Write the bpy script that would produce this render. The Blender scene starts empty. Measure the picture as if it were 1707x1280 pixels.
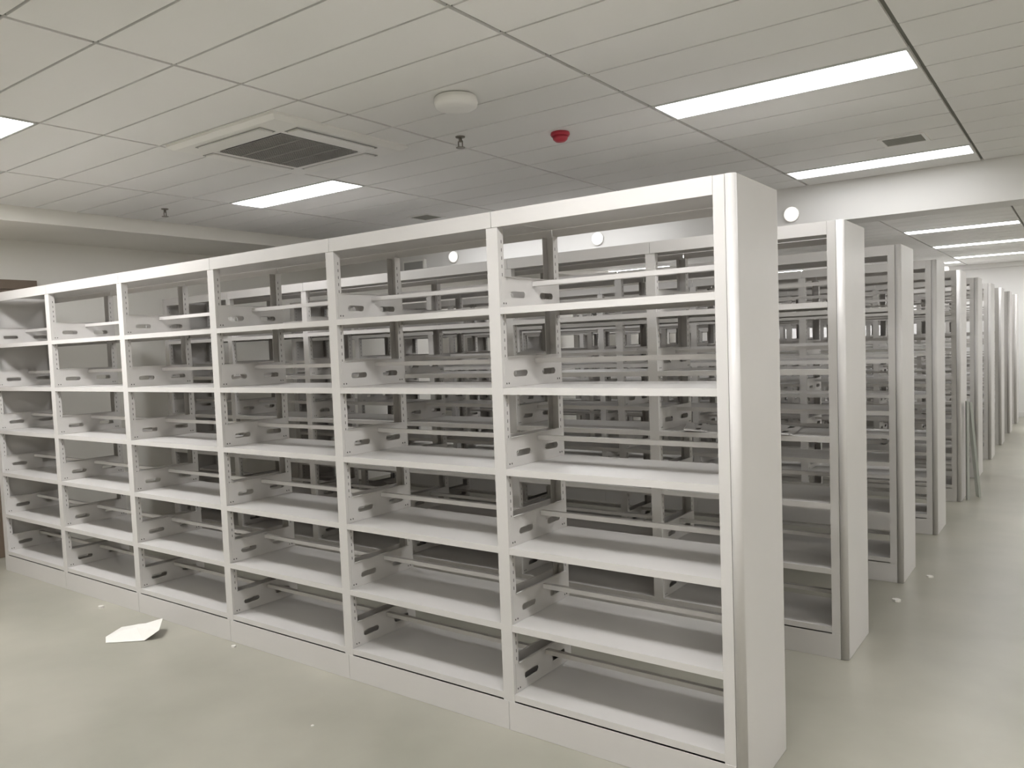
import bpy, math, random
from mathutils import Matrix, Vector
random.seed(7)
C = bpy.context.scene.collection
S = bpy.context.scene

# ------------------------------------------------------------------ camera
CAM = Vector((0.9958, -2.6406, 1.6435)); YAW, PITCH, ROLL, FPX = 0.6327, -0.0575, 0.0372, 1317.78
fwd = Vector((-math.sin(YAW)*math.cos(PITCH), math.cos(YAW)*math.cos(PITCH), math.sin(PITCH)))
right = fwd.cross(Vector((0, 0, 1))).normalized(); up = right.cross(fwd)
r2 = right*math.cos(ROLL) - up*math.sin(ROLL); u2 = right*math.sin(ROLL) + up*math.cos(ROLL)
cd = bpy.data.cameras.new('camera'); cam = bpy.data.objects.new('camera', cd); C.objects.link(cam)
cam.matrix_world = Matrix(((r2.x, u2.x, -fwd.x, CAM.x), (r2.y, u2.y, -fwd.y, CAM.y), (r2.z, u2.z, -fwd.z, CAM.z), (0, 0, 0, 1)))
cd.sensor_width = 36; cd.lens = 36*FPX/1707; cd.shift_x = 5.99/1707; cd.shift_y = 12.76/1707
cd.clip_start = 0.05; cd.clip_end = 100
S.camera = cam

# ------------------------------------------------------------------ world, exposure
w = bpy.data.worlds.new('world'); S.world = w; w.use_nodes = True
w.node_tree.nodes['Background'].inputs[0].default_value = (0.9, 0.92, 1, 1)
w.node_tree.nodes['Background'].inputs[1].default_value = 0.3
S.view_settings.view_transform = 'Standard'; S.view_settings.look = 'None'
S.view_settings.exposure = 0.12; S.view_settings.gamma = 1.0
S.view_settings.use_curve_mapping = False
LIGHT = 42.0            # strength of the ceiling light diffusers
LCOL = (0.99, 0.99, 1.0, 1)
S.cycles.max_bounces = 10; S.cycles.diffuse_bounces = 6

# ------------------------------------------------------------------ materials
def mat(name, col, rough=0.5, metal=0.0, noise=None, bump=None, emit=None, spec=0.5):
    m = bpy.data.materials.new(name); m.use_nodes = True
    nt = m.node_tree; b = nt.nodes['Principled BSDF']
    b.inputs['Base Color'].default_value = (*col, 1); b.inputs['Roughness'].default_value = rough
    b.inputs['Metallic'].default_value = metal; b.inputs['Specular IOR Level'].default_value = spec
    tc = nt.nodes.new('ShaderNodeTexCoord')
    if noise:
        sc, c2, lo, hi = noise
        n = nt.nodes.new('ShaderNodeTexNoise'); n.inputs['Scale'].default_value = sc; n.inputs['Detail'].default_value = 5
        nt.links.new(tc.outputs['Object'], n.inputs['Vector'])
        r = nt.nodes.new('ShaderNodeValToRGB'); r.color_ramp.elements[0].position = lo; r.color_ramp.elements[1].position = hi
        r.color_ramp.elements[0].color = (*col, 1); r.color_ramp.elements[1].color = (*c2, 1)
        nt.links.new(n.outputs['Fac'], r.inputs['Fac']); nt.links.new(r.outputs['Color'], b.inputs['Base Color'])
    if bump:
        sc, st = bump
        n = nt.nodes.new('ShaderNodeTexNoise'); n.inputs['Scale'].default_value = sc; n.inputs['Detail'].default_value = 3
        nt.links.new(tc.outputs['Object'], n.inputs['Vector'])
        bp = nt.nodes.new('ShaderNodeBump'); bp.inputs['Strength'].default_value = st; bp.inputs['Distance'].default_value = 0.01
        nt.links.new(n.outputs['Fac'], bp.inputs['Height']); nt.links.new(bp.outputs['Normal'], b.inputs['Normal'])
    if emit:
        b.inputs['Emission Color'].default_value = emit[0]; b.inputs['Emission Strength'].default_value = emit[1]
    return m

M_paint = mat('painted_steel', (0.51, 0.493, 0.47), 0.34, noise=(2.5, (0.53, 0.51, 0.49), .35, .65))
M_slot = mat('punched_slot', (0.06, 0.055, 0.05), 0.8)
M_tile = mat('ceiling_tile', (0.79, 0.785, 0.765), 0.6, noise=(0.8, (0.81, 0.80, 0.785), .4, .6))
M_groove = mat('ceiling_joint', (0.2, 0.2, 0.18), 0.8)
M_wall = mat('wall_paint', (0.80, 0.78, 0.73), 0.6, noise=(1.2, (0.82, 0.80, 0.75), .4, .6))
M_beam = mat('beam_paint', (0.72, 0.71, 0.69), 0.4)
M_floor = mat('floor_screed', (0.27, 0.26, 0.215), 0.34, noise=(1.1, (0.35, 0.335, 0.28), .35, .68), bump=(1.2, 0.06))
M_plastic = mat('white_plastic', (0.80, 0.79, 0.76), 0.35)
M_dark = mat('duct_dark', (0.03, 0.03, 0.035), 0.8)
M_grille = mat('grille_plastic', (0.34, 0.335, 0.32), 0.5)
M_vent = mat('vent_filter', (0.34, 0.34, 0.31), 0.7)
M_red = mat('red_plastic', (0.42, 0.03, 0.05), 0.3)
M_metal = mat('sprinkler_metal', (0.25, 0.23, 0.2), 0.35, 0.9)
M_zinc = mat('bare_metal', (0.42, 0.44, 0.40), 0.35, 0.3)
M_wood = mat('door_brown', (0.17, 0.13, 0.095), 0.5, noise=(3.0, (0.21, 0.16, 0.12), .4, .6))
M_paper = mat('white_paper', (0.66, 0.645, 0.60), 0.8)
M_frame = mat('light_frame', (0.7, 0.7, 0.68), 0.4)
M_diff = mat('light_diffuser', (0.9, 0.9, 0.9), 0.6, emit=(LCOL, LIGHT))
M_diff2 = mat('light_diffuser_soft', (0.9, 0.9, 0.9), 0.6, emit=(LCOL, 17.0))
M_diff3 = mat('light_diffuser_dim', (0.9, 0.9, 0.9), 0.6, emit=(LCOL, 7.5))
M_backwall = mat('back_wall_paint', (0.80, 0.79, 0.775), 0.5)
M_lamp = mat('lamp_glow', (0.9, 0.9, 0.9), 0.4, emit=((1, 0.97, 0.92, 1), 0.75))

# ------------------------------------------------------------------ mesh helpers
class MB:
    def __init__(s): s.v = []; s.f = []; s.m = []; s.sm = []
    def face(s, pts, mi=0, smooth=False):
        n = len(s.v); s.v += [tuple(p) for p in pts]; s.f.append(tuple(range(n, n+len(pts)))); s.m.append(mi); s.sm.append(smooth)
    def box(s, x0, x1, y0, y1, z0, z1, mi=0):
        n = len(s.v)
        s.v += [(x, y, z) for z in (z0, z1) for y in (y0, y1) for x in (x0, x1)]
        for q in ((0, 2, 3, 1), (4, 5, 7, 6), (0, 1, 5, 4), (2, 6, 7, 3), (0, 4, 6, 2), (1, 3, 7, 5)):
            s.f.append(tuple(n+i for i in q)); s.m.append(mi); s.sm.append(False)
        return s
    def prism(s, poly, z0, z1, mi=0, smooth=False):      # poly (x,y) counter-clockwise
        n = len(s.v); k = len(poly)
        s.v += [(x, y, z0) for x, y in poly] + [(x, y, z1) for x, y in poly]
        s.f.append(tuple(n+i for i in reversed(range(k)))); s.m.append(mi); s.sm.append(False)
        s.f.append(tuple(n+k+i for i in range(k))); s.m.append(mi); s.sm.append(False)
        for i in range(k):
            j = (i+1) % k; s.f.append((n+i, n+j, n+k+j, n+k+i)); s.m.append(mi); s.sm.append(smooth)
        return s
    def lathe(s, prof, seg=24, c=(0, 0, 0), mi=0):        # prof: (r,z) list, top to bottom
        n = len(s.v)
        for r, z in prof:
            for i in range(seg):
                a = 2*math.pi*i/seg; s.v.append((c[0]+r*math.cos(a), c[1]+r*math.sin(a), c[2]+z))
        for k in range(len(prof)-1):
            for i in range(seg):
                j = (i+1) % seg
                s.f.append((n+k*seg+i, n+(k+1)*seg+i, n+(k+1)*seg+j, n+k*seg+j)); s.m.append(mi); s.sm.append(True)
        e = len(prof)-1
        s.f.append(tuple(n+e*seg+i for i in reversed(range(seg)))); s.m.append(mi); s.sm.append(False)
        s.f.append(tuple(n+i for i in range(seg))); s.m.append(mi); s.sm.append(False)
        return s
    def mesh(s, name, mats):
        me = bpy.data.meshes.new(name); me.from_pydata(s.v, [], s.f)
        for m in (mats if isinstance(mats, (list, tuple)) else [mats]): me.materials.append(m)
        me.polygons.foreach_set('material_index', s.m); me.polygons.foreach_set('use_smooth', s.sm)
        me.update(); return me
    def build(s, name, mats, parent=None, loc=(0, 0, 0)):
        return link(name, s.mesh(name, mats), parent, loc)

def link(name, me, parent=None, loc=(0, 0, 0)):
    o = bpy.data.objects.new(name, me); C.objects.link(o); o.location = loc
    if parent: o.parent = parent
    return o
def empty(name, loc):
    o = bpy.data.objects.new(name, None); C.objects.link(o); o.location = loc; o.empty_display_size = .1; return o
def tag(o, label, cat, group=None):
    o['label'] = label; o['category'] = cat
    if group: o['group'] = group
    return o
def struct(o): o['kind'] = 'structure'; return o
def copy_tree(o, parent=None):
    c = o.copy(); C.objects.link(c); c.parent = parent
    for ch in o.children: copy_tree(ch, c)
    return c

# ------------------------------------------------------------------ the room
ZC = 2.831; XL, XR, YF, YB = -6.5, 4.6, -5.2, 14.5; BY0, BY1, BZ = 3.95, 4.25, 2.527; SX = -5.5
struct(MB().box(XL-.2, XR+.2, YF-.2, YB+.2, -.1, 0).build('floor', M_floor))
struct(MB().box(XL-.15, XL, YF, YB, 0, 2.95).build('wall_left', M_wall))
struct(MB().box(XR, XR+.15, YF, YB, 0, 2.95).build('wall_right', M_wall))
struct(MB().box(XL, XR, YB, YB+.15, 0, 2.95).build('wall_back', M_backwall))
struct(MB().box(XL, XR, YF-.15, YF, 0, 2.95).build('wall_front', M_wall))
struct(MB().box(XL, XR, YB-.012, YB, 0, .09).build('baseboard_back', M_beam))
struct(MB().box(XL, XR, YB-.10, YB, 2.75, ZC).build('trim_1', M_backwall))                 # cornice over the back wall
struct(MB().box(XL, XR, BY0, BY1, BZ, 2.95).build('trim_2', M_beam))                   # beam across the hall
struct(MB().box(XL, SX, YF, YB, 2.718, 2.95).build('trim_3', M_wall))                  # lowered soffit along the left wall

XG0, XP = 0.394, 1.196          # lines running away from the camera
YP = 0.3145                     # narrow strip pitch
def xg(k): return XG0 + XP*k
LIGHTS = []
light_cells = {}                # (column, y0) for lights
for kx in (-4, -1, 2):          # cell from xg(kx) to xg(kx+1)
    for y in (-1.083, 1.12, 3.3215): light_cells[(kx, round(y, 3))] = 1
    for y in (5.72, 7.92, 10.12, 12.33): light_cells[(kx, round(y, 3))] = 2
for kx in (-5, -4, -2, -1, 1, 2): light_cells[(kx, -3.283)] = 1  # unseen rear row; extra columns added to brighten the front of the hall
for q in ((-5, -1.083, 1), (1, 9.178, 2), (1, 11.38, 2), (1, 13.2665, 2), (-5, 13.2665, 2), (-4, 13.2665, 2), (-3, 13.2665, 2), (-2, 13.2665, 2), (0, 13.2665, 2), (-5, 5.7185, 2), (-5, 9.178, 2)): light_cells[q[:2]] = q[2]  # added lights, nearly all unseen, to brighten left wall and far end
for q in ((-3, 3.3215, 1), (1, 1.12, 1), (1, 3.3215, 1), (1, 5.7185, 2), (1, -1.083, 1)): light_cells[q[:2]] = q[2]  # added unseen lights to lift the beam and light the rows from the right
AC = (-3.155, -2.205, -0.125, 0.825)

cb = MB(); jx, jy = 0.010, 0.006
def tiles(y_phase, ya, yb, region):
    n0 = math.floor((ya-y_phase)/YP)-1
    for kx in range(-6, 5):
        xa, xb = max(xg(kx), SX), min(xg(kx+1), XR)
        if xb-xa < .05: continue
        n = n0
        while y_phase+n*YP < yb:
            a, b = max(y_phase+n*YP, ya), min(y_phase+(n+1)*YP, yb); y0 = y_phase+n*YP; n += 1
            if b-a < .02: continue
            if any(q[0] == kx and abs(q[1]-y0) < .05 and r == region for q, r in light_cells.items()): continue
            if kx == -3 and region == 1 and a > AC[2]+.02 and b < AC[3]-.02:          # only the edge strips beside the cassette
                cb.box(xa+jx, AC[0]+.03, a+jy, b-jy, ZC, ZC+.02); cb.box(AC[1]-.03, xb-jx, a+jy, b-jy, ZC, ZC+.02); continue
            cb.box(xa+jx, xb-jx, a+jy, b-jy, ZC, ZC+.02)
tiles(1.12, YF, BY0, 1); tiles(7.92, BY1, YB-.1, 2)
cb.box(SX, XR, YF, YB, ZC+.012, ZC+.12, 1)
struct(cb.build('ceiling', [M_tile, M_groove]))

# wide brown door on the left wall, seen past the end of the first row
d = struct(MB().box(XL, XL+.03, -1.35, .575, 0, 2.37).box(XL+.03, XL+.05, -1.35, -1.25, 0, 2.37).box(XL+.03, XL+.05, .495, .575, 0, 2.37)
           .box(XL+.03, XL+.05, -1.25, .495, 2.29, 2.37).box(XL+.03, XL+.04, -.34, -.33, 0.01, 2.29).build('door_1', M_wood))

# ------------------------------------------------------------------ ceiling lights
def make_light(x0, x1, y0, y1, label, group):
    t = empty('ceiling_light', ((x0+x1)/2, (y0+y1)/2, ZC)); hx, hy = (x1-x0)/2-.008, (y1-y0)/2-.006
    f = MB(); f.box(-hx, hx, -hy, -hy+.012, -.004, .012); f.box(-hx, hx, hy-.012, hy, -.004, .012)
    f.box(-hx, -hx+.012, -hy+.012, hy-.012, -.004, .012); f.box(hx-.012, hx, -hy+.012, hy-.012, -.004, .012)
    f.build('frame', M_frame, t)
    g = MB(); g.box(-hx+.012, hx-.012, -hy+.012, hy-.012, .002, .010); g.build('diffuser', M_diff3 if 3 < y0 < 4 else M_diff2 if (y0 < -3 or x0 > 1 or (y0 > 0 and x0 < 2.5)) else M_diff, t)
    tag(t, label, 'ceiling light', group)
    return t
seen = {(-1, 1.12): 'long recessed ceiling light at upper right, largest of all in view',
        (-1, 3.322): 'long recessed ceiling light just in front of the white cross beam',
        (-4, 1.12): 'long recessed ceiling light beyond the air conditioning cassette',
        (-4, -1.083): 'recessed ceiling light cut off by the left edge of the photo',
        (-1, 7.92): 'nearest of the lights visible beyond the cross beam, upper right',
        (-1, 10.12): 'middle of the three lights beyond the cross beam',
        (-2, 13.267): 'added ceiling light showing only a short end over the far row tops',
        (-1, 12.33): 'farthest ceiling light, close to the back wall, right side'}
for (kx, y), r in light_cells.items():
    lab = None
    for (a, b), s in seen.items():
        if a == kx and abs(b-y) < .02: lab = s
    if lab is None: lab = 'unseen ceiling light hidden behind shelving or outside the frame'
    make_light(xg(kx), xg(kx+1), y, y+YP, lab, 'recessed ceiling lights')

# ------------------------------------------------------------------ air conditioning cassette
ax, ay = (AC[0]+AC[1])/2, (AC[2]+AC[3])/2; h = .475
ac = tag(empty('air_conditioner', (ax, ay, ZC)), 'square white ceiling cassette air conditioner with dark mesh grille', 'air conditioner')
b = MB()
def ring(mb, ro, zo, ri, zi, cut=0.0):
    o = [(-ro, -ro), (ro, -ro), (ro, ro), (-ro, ro)]; i = [(-ri, -ri), (ri, -ri), (ri, ri), (-ri, ri)]
    for k in range(4):
        j = (k+1) % 4
        mb.face([(*o[k], zo), (*i[k], zi), (*i[j], zi), (*o[j], zo)])
ring(b, h, 0, h, -.012); ring(b, h, -.012, h-.03, -.030); ring(b, h-.03, -.030, .285, -.036); ring(b, .285, -.036, .272, -.030)
ring(b, .272, -.030, .272, -.012)
b.build('panel', M_plastic, ac)
for k in range(4):                                        # air flaps
    a = k*math.pi/2; f = MB(); f.box(-.27, .27, .325, .405, -.0415, -.0345); f.box(-.285, .285, .408, .413, -.0368, -.033, 1); f.box(-.285, .285, .317, .321, -.0368, -.034, 1)
    for sx in (-1, 1): f.box(sx*.281-.004, sx*.281+.004, .321, .408, -.0368, -.034, 1)
    o = f.build('air_flap', [M_plastic, M_grille], ac); o.rotation_euler = (0, 0, a)
g = MB(); n = 30
for i in range(n+1):
    p = -.268+.536*i/n; q = .0009
    g.box(p-q, p+q, -.27, .27, -.038, -.033); 
for i in range(n+1):
    p = -.268+.536*i/n; g.box(-.27, .27, p-q, p+q, -.0385, -.034)
for p in (-.135, 0, .135): g.box(-.27, .27, p-.004, p+.004, -.040, -.034)
g.build('grille', M_grille, ac); MB().box(-.272, .272, -.272, .272, -.016, -.010).build('intake', M_dark, ac)

# ------------------------------------------------------------------ small ceiling things
t = tag(empty('access_point', (-1.42, .32, ZC)), 'round white plastic housing mounted on the ceiling between lights', 'access point')
MB().lathe([(.085, 0), (.10, -.006), (.105, -.03), (.100, -.048), (.085, -.058), (.05, -.062)], 32).build('housing', M_plastic, t)
MB().lathe([(.072, 0), (.072, -.004)], 24).build('mounting_plate', M_frame, t).location.z = 0.0
t = tag(empty('fire_detector', (-1.40, 1.21, ZC)), 'small red round fire detector on the ceiling', 'fire detector')
MB().lathe([(.052, 0), (.055, -.012), (.050, -.022)], 24).build('base', M_red, t)
MB().lathe([(.046, -.022), (.040, -.040), (.026, -.052), (.008, -.055)], 24).build('dome', M_red, t)
def sprinkler(x, y, label):
    t = tag(empty('fire_sprinkler', (x, y, ZC)), label, 'sprinkler', 'ceiling sprinklers')
    MB().lathe([(.028, 0), (.026, -.006), (.012, -.010)], 16).build('escutcheon', M_metal, t)
    f = MB(); f.lathe([(.010, -.010), (.010, -.030)], 12)
    for s in (-1, 1): f.box(s*.014-.002, s*.014+.002, -.003, .003, -.058, -.024)
    f.box(-.016, .016, -.003, .003, -.028, -.024); f.box(-.016, .016, -.003, .003, -.060, -.056); f.build('frame', M_metal, t)
    MB().lathe([(.026, -.060), (.026, -.063)], 16).build('deflector', M_metal, t)
sprinkler(-1.86, .885, 'small dark fire sprinkler between the air conditioner and red detector')
sprinkler(-4.91, .90, 'small dark fire sprinkler near the left soffit')
def vent(x0, x1, y0, y1, label):
    t = tag(empty('ceiling_vent', ((x0+x1)/2, (y0+y1)/2, ZC)), label, 'vent', 'square ceiling vents')
    hx, hy = (x1-x0)/2, (y1-y0)/2; f = MB()
    f.box(-hx, hx, -hy, -hy+.02, -.008, .001); f.box(-hx, hx, hy-.02, hy, -.008, .001); f.box(-hx, -hx+.02, -hy+.02, hy-.02, -.008, .001); f.box(hx-.02, hx, -hy+.02, hy-.02, -.008, .001)
    f.build('frame', M_plastic, t); s = MB(); s.box(-hx+.02, hx-.02, -hy+.02, hy-.02, -.002, .001)
    for i in range(9): p = -hy+.03+i*(2*hy-.06)/8; s.box(-hx+.02, hx-.02, p-.003, p+.003, -.006, -.002)
    s.build('louvre', M_vent, t)
vent(-.055, .205, 2.735, 2.985, 'small square grey ceiling vent beside the light near the beam')
vent(-3.93, -3.68, 2.63, 2.88, 'small square ceiling vent just above the top of the front row')

# lamps on the cross beam
for i, (x, y, z, lab) in enumerate([(-.933, BY0, 2.62, 'small round glowing wall lamp on the beam beside the front row end panel'),
                      (-2.724, BY0, 2.62, 'small round glowing wall lamp on the beam, middle of three'),
                      (-4.493, BY0, 2.62, 'small round glowing wall lamp on the beam, leftmost of three'),
                      (-1.16, YB-.1, 2.785, 'small round glowing lamp on the back wall cornice')]):
    t = tag(empty('wall_lamp', (x, y, z)), lab, 'wall lamp', 'small round lamps high on the beam')
    m = MB().lathe([(.062, 0), (.062, -.015)], 24); m2 = MB().lathe([(.058, -.015), (.05, -.032), (.03, -.043), (.01, -.047)], 24)
    for o in (m.build('base', M_plastic, t), m2.build('lamp_cover', M_lamp, t)): o.rotation_euler = (-math.pi/2, 0, 0)
    for o in t.children: o.scale = (1, 1, 1)
t = tag(empty('sign_box', (-5.05, BY0, 2.57)), 'pale rectangular box mounted on the beam near its left end', 'sign box')
MB().box(-.16, .16, -.04, 0, -.065, .065).build('casing', M_plastic, t)
MB().box(-.14, .14, -.043, -.04, -.045, .045).build('face', M_grille, t)

# ------------------------------------------------------------------ shelving
W, D, P, H = 0.9972, 0.462, 1.4742, 2.2
LV = [1.8045, 1.4697, 1.1294, 0.793, 0.4608, 0.1599]
PH, EP = .029, .042             # half width of a middle post, width of an end post
def post_mesh(x0, x1, rear, ztop):
    m = MB(); t = .002; fl = .040
    if not rear: m.box(x0, x1, 0, t, 0, ztop); ya, yb = t, fl
    else: m.box(x0, x1, D-t, D, 0, ztop); ya, yb = D-fl, D-t
    m.box(x0, x0+t, ya, yb, 0, ztop); m.box(x1-t, x1, ya, yb, 0, ztop)
    yc = (ya+yb)/2 + (.004 if not rear else -.004); z = .2
    while z < ztop-.05:
        m.box(x1-.0002, x1+.0004, yc-.0018, yc+.0018, z, z+.014, 1); m.box(x0-.0004, x0+.0002, yc-.0018, yc+.0018, z, z+.014, 1)
        z += .034
    return m.mesh('post', [M_paint, M_slot])
def shelf_mesh(x0, x1):
    m = MB(); L = .028; t = .0018
    m.box(x0, x1, 0.0005, D-.0005, -t, 0)
    for a, b_, c, d_ in ((.0005, .0023, .0023, .016), (D-.0023, D-.0005, D-.016, D-.0023)):
        m.box(x0, x1, a, b_, -L, -t); m.box(x0, x1, c, d_, -L, -L+t)
    m.box(x0+.02, x1-.02, D/2-.03, D/2+.03, -.016, -t)        # stiffening channel below
    return m.mesh('shelf', M_paint)
def bracket_mesh(side):
    """slotted side plate in the YZ plane, thickness towards the bay; side=+1 plate at the left of the bay"""
    m = MB(); t = .0018; Y0, Y1, Z0, Z1 = .014, D-.014, 0.001, .128
    xs = (0, t) if side > 0 else (-t, 0)
    cells = [(Y0, D/2, (.130)), (D/2, Y1, (.350))]
    for ya, yb, cy in cells:
        cz, hl, r = .056, .040, .0135
        def hole(a):
            dx, dz = math.cos(a), math.sin(a)
            # ray against a stadium of half straight length hl and radius r
            if abs(dz) > 1e-6:
                s_ = r/abs(dz)
                if abs(dx*s_) <= hl: return (cy+dx*s_, cz+dz*s_)
            c0 = hl if dx > 0 else -hl
            B = dx*c0; Cq = c0*c0-r*r; s_ = B+math.sqrt(max(B*B-Cq, 0)); return (cy+dx*s_, cz+dz*s_)
        def rect(a):
            dx, dz = math.cos(a), math.sin(a); c = []
            if dx > 1e-9: c.append((yb-cy)/dx)
            if dx < -1e-9: c.append((ya-cy)/dx)
            if dz > 1e-9: c.append((Z1-cz)/dz)
            if dz < -1e-9: c.append((Z0-cz)/dz)
            s_ = min(c); return (cy+dx*s_, cz+dz*s_)
        an = [math.pi*2*i/24+.01 for i in range(24)] + [math.atan2(zz-cz, yy-cy) % (2*math.pi) for yy in (ya, yb) for zz in (Z0, Z1)]
        for s1 in (1, -1):
            for s2 in (1, -1): an.append(math.atan2(s2*r, s1*hl) % (2*math.pi)); an.append(math.atan2(s2*r*.7, s1*(hl+r*.7)) % (2*math.pi))
        an = sorted(an); k = len(an)
        for i in range(k):
            a1, a2 = an[i], an[(i+1) % k]
            h1, h2, q1, q2 = hole(a1), hole(a2), rect(a1), rect(a2)
            m.face([(xs[1], *h1), (xs[1], *q1), (xs[1], *q2), (xs[1], *h2)])
            m.face([(xs[0], *h1), (xs[0], *h2), (xs[0], *q2), (xs[0], *q1)])
            m.face([(xs[0], *h1), (xs[1], *h1), (xs[1], *h2), (xs[0], *h2)])
    m.box(xs[0], xs[1], Y0-.0005, Y0, Z0, Z1); m.box(xs[0], xs[1], Y1, Y1+.0005, Z0, Z1)
    fl = (xs[0], xs[0]+.010) if side > 0 else (xs[1]-.010, xs[1])
    m.box(fl[0], fl[1], Y0+.02, Y1-.02, Z1, Z1+.0018)
    xo = xs[1] if side > 0 else xs[0]
    for yy in (Y0+.012, Y0+.028, Y1-.012, Y1-.028):
        for zz in (.014, ): m.box(xo-.0006, xo+.0006, yy-.003, yy+.003, zz, zz+.007, 1)
    return m.mesh('bracket_plate', [M_paint, M_slot])
def rail_mesh(x0, x1):
    m = MB(); m.box(x0, x1, -.0125, -.0105, .006, .026); m.box(x0, x1, -.0105, .0095, .024, .026); m.box(x0, x1, .0095, .0115, .006, .026)
    return m.mesh('book_rail', M_paint)
def rounded_panel(x0, x1, out):
    """vertical end panel, its outer two vertical edges rounded"""
    r = .018; y0, y1 = -.001, D+.001; pts = []
    if out > 0:
        pts = [(x0, y1), (x0, y0)] + [(x1-r+r*math.sin(a), y0+r-r*math.cos(a)) for a in [math.pi/2*i/6 for i in range(7)]] \
            + [(x1-r+r*math.cos(a), y1-r+r*math.sin(a)) for a in [math.pi/2*i/6 for i in range(7)]]
    else:
        pts = [(x1, y0), (x1, y1)] + [(x0+r-r*math.sin(a), y1-r+r*math.cos(a)) for a in [math.pi/2*i/6 for i in range(7)]] \
            + [(x0+r-r*math.cos(a), y0+r-r*math.sin(a)) for a in [math.pi/2*i/6 for i in range(7)]]
    m = MB(); m.prism(pts, .002, H); 
    for i, sm in enumerate(m.sm): m.sm[i] = (i >= 2 and (i-2) not in (0, len(pts)-1) and abs(pts[(i-2)%len(pts)][1]-pts[(i-1)%len(pts)][1]) < .2 )
    return m

def make_row(y):
    t = empty('bookshelf_row', (0, y, 0)); n = 6; XE = -n*W
    # frame posts
    pm = {}
    for rear in (0, 1):
        pm[0, rear] = post_mesh(-EP, 0, rear, H-.0005); pm[1, rear] = post_mesh(-PH, PH, rear, H-.066); pm[2, rear] = post_mesh(0, EP, rear, H-.0005)
    for k in range(n+1):
        for rear in (0, 1):
            link('post', pm[(0 if k == 0 else 2 if k == n else 1), rear], t, (-k*W, 0, 0))
    rounded_panel(.002, .037, 1).build('end_panel', M_paint, t)
    rounded_panel(-.037, -.002, -1).build('end_panel', M_paint, t, (XE, 0, 0))
    cache = {}
    for k in range(n):
        x1 = -EP if k == 0 else -k*W-PH; x0 = XE+EP if k == n-1 else -(k+1)*W+PH
        xa = -(k+1)*W+.0015 if k < n-1 else XE+EP; xb = -k*W-.0015 if k > 0 else -EP
        # top: front and rear fascia and a recessed sheet
        hd = MB().box(xa, xb, -.0025, -.0005, H-.065, H).box(xa, xb, .002, .012, H-.065, H-.063)
        hd.build('top_fascia', M_paint, t)
        MB().box(xa, xb, D+.0005, D+.0025, H-.065, H).build('top_fascia', M_paint, t)
        MB().box(xa, xb, .0025 if 0 else .004, D-.004, H-.030, H-.028).build('top_sheet', M_paint, t)
        kx0 = -(k+1)*W+.0015 if k < n-1 else XE; kx1 = -k*W-.0015 if k > 0 else 0
        MB().box(kx0, kx1, -.0028, -.0004, 0.001, LV[5]-.034).build('kick_plate', M_paint, t)
        MB().box(kx0, kx1, D+.0004, D+.0028, 0.001, LV[5]-.034).build('kick_plate', M_paint, t)
        key = (k == 0, k == n-1)
        if key not in cache:
            g = .0022
            cache[key] = (shelf_mesh(x0+.0005-x0, x1-.0005-x0), bracket_mesh(1), bracket_mesh(-1), rail_mesh(.003, x1-x0-.003))
        ms, mb1, mb2, mr = cache[key]
        for z in LV:
            s = link('shelf', ms, t, (x0, 0, z))
            link('bracket_plate', mb1, s, (.0006, 0, 0)); link('bracket_plate', mb2, s, (x1-x0-.0006, 0, 0))
            link('book_rail', mr, s, (0, .252, .090))
    return t
ords = ['front', 'second', 'third', 'fourth', 'fifth', 'sixth', 'seventh', 'eighth', 'ninth', 'tenth']
row0 = make_row(0)
NR = 10
for i in range(NR):
    r = row0 if i == 0 else copy_tree(row0)
    r.location = (0, i*P, 0)
    if i == 0: lab = 'long empty off-white steel bookshelf row in front, nearest and fully visible'
    elif i == 9: lab = 'farthest empty off-white steel bookshelf row, against the back wall end'
    else: lab = '%s empty off-white steel bookshelf row counting back from the front row' % ords[i]
    tag(r, lab, 'bookshelf', 'rows of empty steel library shelving')

# ------------------------------------------------------------------ loose metal pieces
def channel(name, L, wd, dp, m_, a, b_, roll, label, group):
    """U-section strip from point a to point b"""
    a, b_ = Vector(a), Vector(b_); L = (b_-a).length; m = MB()
    m.box(-wd/2, wd/2, 0, .002, 0, L); m.box(-wd/2, -wd/2+.002, .002, dp, 0, L); m.box(wd/2-.002, wd/2, .002, dp, 0, L)
    o = m.build(name, m_); z = (b_-a).normalized(); q = z.to_track_quat('Z', 'Y')
    o.rotation_mode = 'QUATERNION'
    from mathutils import Quaternion
    o.rotation_quaternion = Quaternion(z, roll) @ q; o.location = a
    return tag(o, label, 'metal strip', group)
channel('metal_strip', 1, .055, .02, M_zinc, (.066, 6.03, .001), (.064, 6.03, .955), math.radians(20), 'upright grey metal strip leaning on the fifth row end panel', 'metal strips leaning on the fifth row')
channel('metal_strip', 1, .065, .022, M_zinc, (.140, 6.20, .006), (.072, 6.12, .94), math.radians(-20), 'slanted grey metal strip leaning beside the upright one', 'metal strips leaning on the fifth row')

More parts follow.
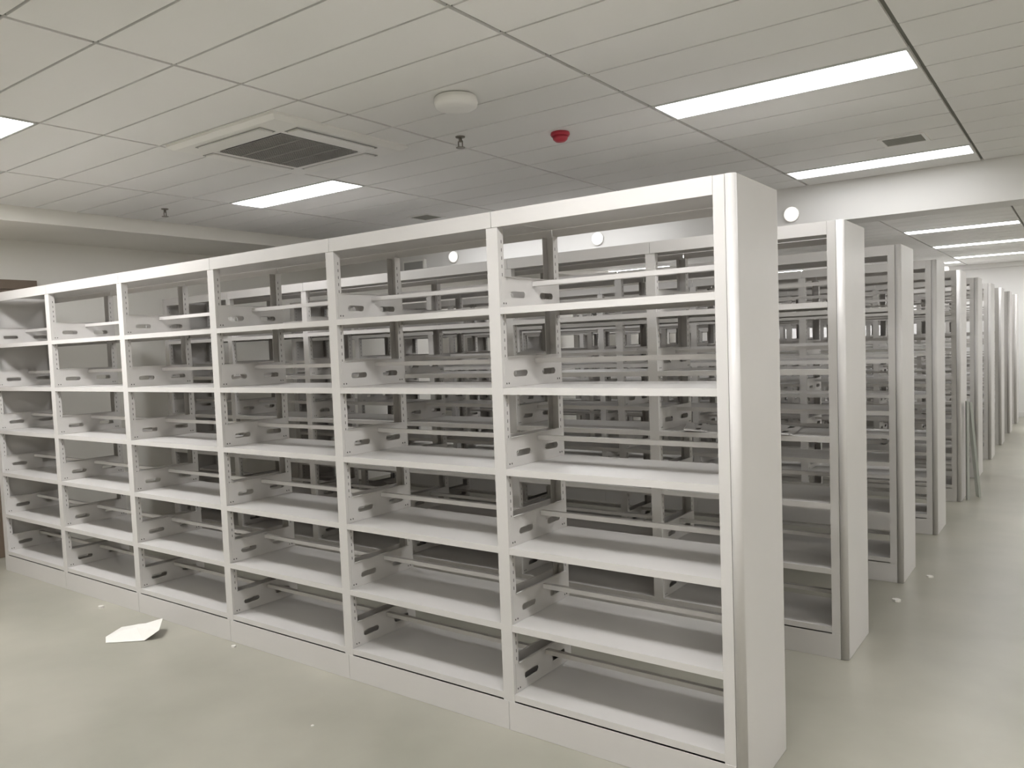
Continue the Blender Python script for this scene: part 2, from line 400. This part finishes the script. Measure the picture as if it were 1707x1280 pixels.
# loose plates and rails left on the middle shelf of the second row
def plate_mesh():
    m = MB(); me = bracket_mesh(1); return me
pl = plate_mesh(); zs = LV[2]
for i, (x, y, rz, lab) in enumerate([(-.22, .10, 8, 'loose slotted plate lying on the second row middle shelf, nearest the end panel'),
                                     (-.44, .11, -5, 'loose slotted plate lying on the second row middle shelf, in the middle'),
                                     (-.68, .12, 20, 'loose slotted plate lying on the second row middle shelf, farthest from the end panel')]):
    o = link('loose_bracket', pl, None, (x, P+y-.12, zs+.0025)); o.rotation_euler = (0, math.radians(-86), math.radians(rz))
    tag(o, lab, 'metal plate', 'loose slotted plates on the second row')
m = MB(); m.box(0, .8, -.014, .014, 0, .002).box(0, .8, -.014, -.012, .002, .02).box(0, .8, .012, .014, .002, .02)
o = m.build('loose_rail', M_paint, None, (-.90, P+.42, zs+.001)); o.rotation_euler = (0, 0, 0)
tag(o, 'straight loose rail lying at the rear of the second row middle shelf', 'metal rail')

# ------------------------------------------------------------------ litter on the floor
def sheet(name, outline, zs_, label, cat='paper'):
    """crumpled sheet: outline (x,y), heights per vertex, fan from a raised middle, with thickness"""
    cx = sum(p[0] for p in outline)/len(outline); cy = sum(p[1] for p in outline)/len(outline); n = len(outline)
    m = MB(); t = .0012; zc = max(zs_)*.45+.006; top = [(x, y, z+t) for (x, y), z in zip(outline, zs_)]; bot = [(x, y, z) for (x, y), z in zip(outline, zs_)]
    mid = [((x+cx)/2+random.uniform(-.01, .01), (y+cy)/2+random.uniform(-.01, .01), (z+zc)/2+random.uniform(0, .012)) for (x, y), z in zip(outline, zs_)]
    for i in range(n):
        j = (i+1) % n
        m.face([top[i], top[j], (*mid[j][:2], mid[j][2]+t), (*mid[i][:2], mid[i][2]+t)]); m.face([(*mid[i][:2], mid[i][2]+t), (*mid[j][:2], mid[j][2]+t), (cx, cy, zc+t)])
        m.face([bot[j], bot[i], mid[i], mid[j]]); m.face([mid[j], mid[i], (cx, cy, zc)]); m.face([bot[i], bot[j], top[j], top[i]])
    o = m.build(name, M_paper); return tag(o, label, cat)
sheet('paper_scrap', [(-3.72, -.36), (-3.62, -.41), (-3.45, -.27), (-3.41, -.20), (-3.52, -.11), (-3.60, -.12), (-3.72, -.14), (-3.80, -.22)],
      [.002, .002, .003, .05, .075, .03, .012, .004], 'large torn crumpled white paper lying before the front row')
def bit(x, y, r, label):
    m = MB(); k = 7; ps = [(r*random.uniform(.6, 1.1)*math.cos(2*math.pi*i/k), r*random.uniform(.5, .9)*math.sin(2*math.pi*i/k)) for i in range(k)]
    m.prism(ps, 0, r*.5); o = m.build('debris_bit', M_paper, None, (x, y, .0)); tag(o, label, 'debris', 'white scraps on the floor')
bit(-4.316, -.091, .025, 'small white scrap on the floor left of the crumpled paper')
bit(-2.90, -.05, .018, 'tiny white scrap on the floor close to the front row kick plate')
bit(.065, 2.561, .028, 'small white scrap on the aisle floor beyond the second row')
bit(.156, 3.181, .022, 'tiny white scrap on the aisle floor near the third row')
bit(-1.761, -.438, .009, 'tiny white speck on the floor at the bottom middle of the photo')
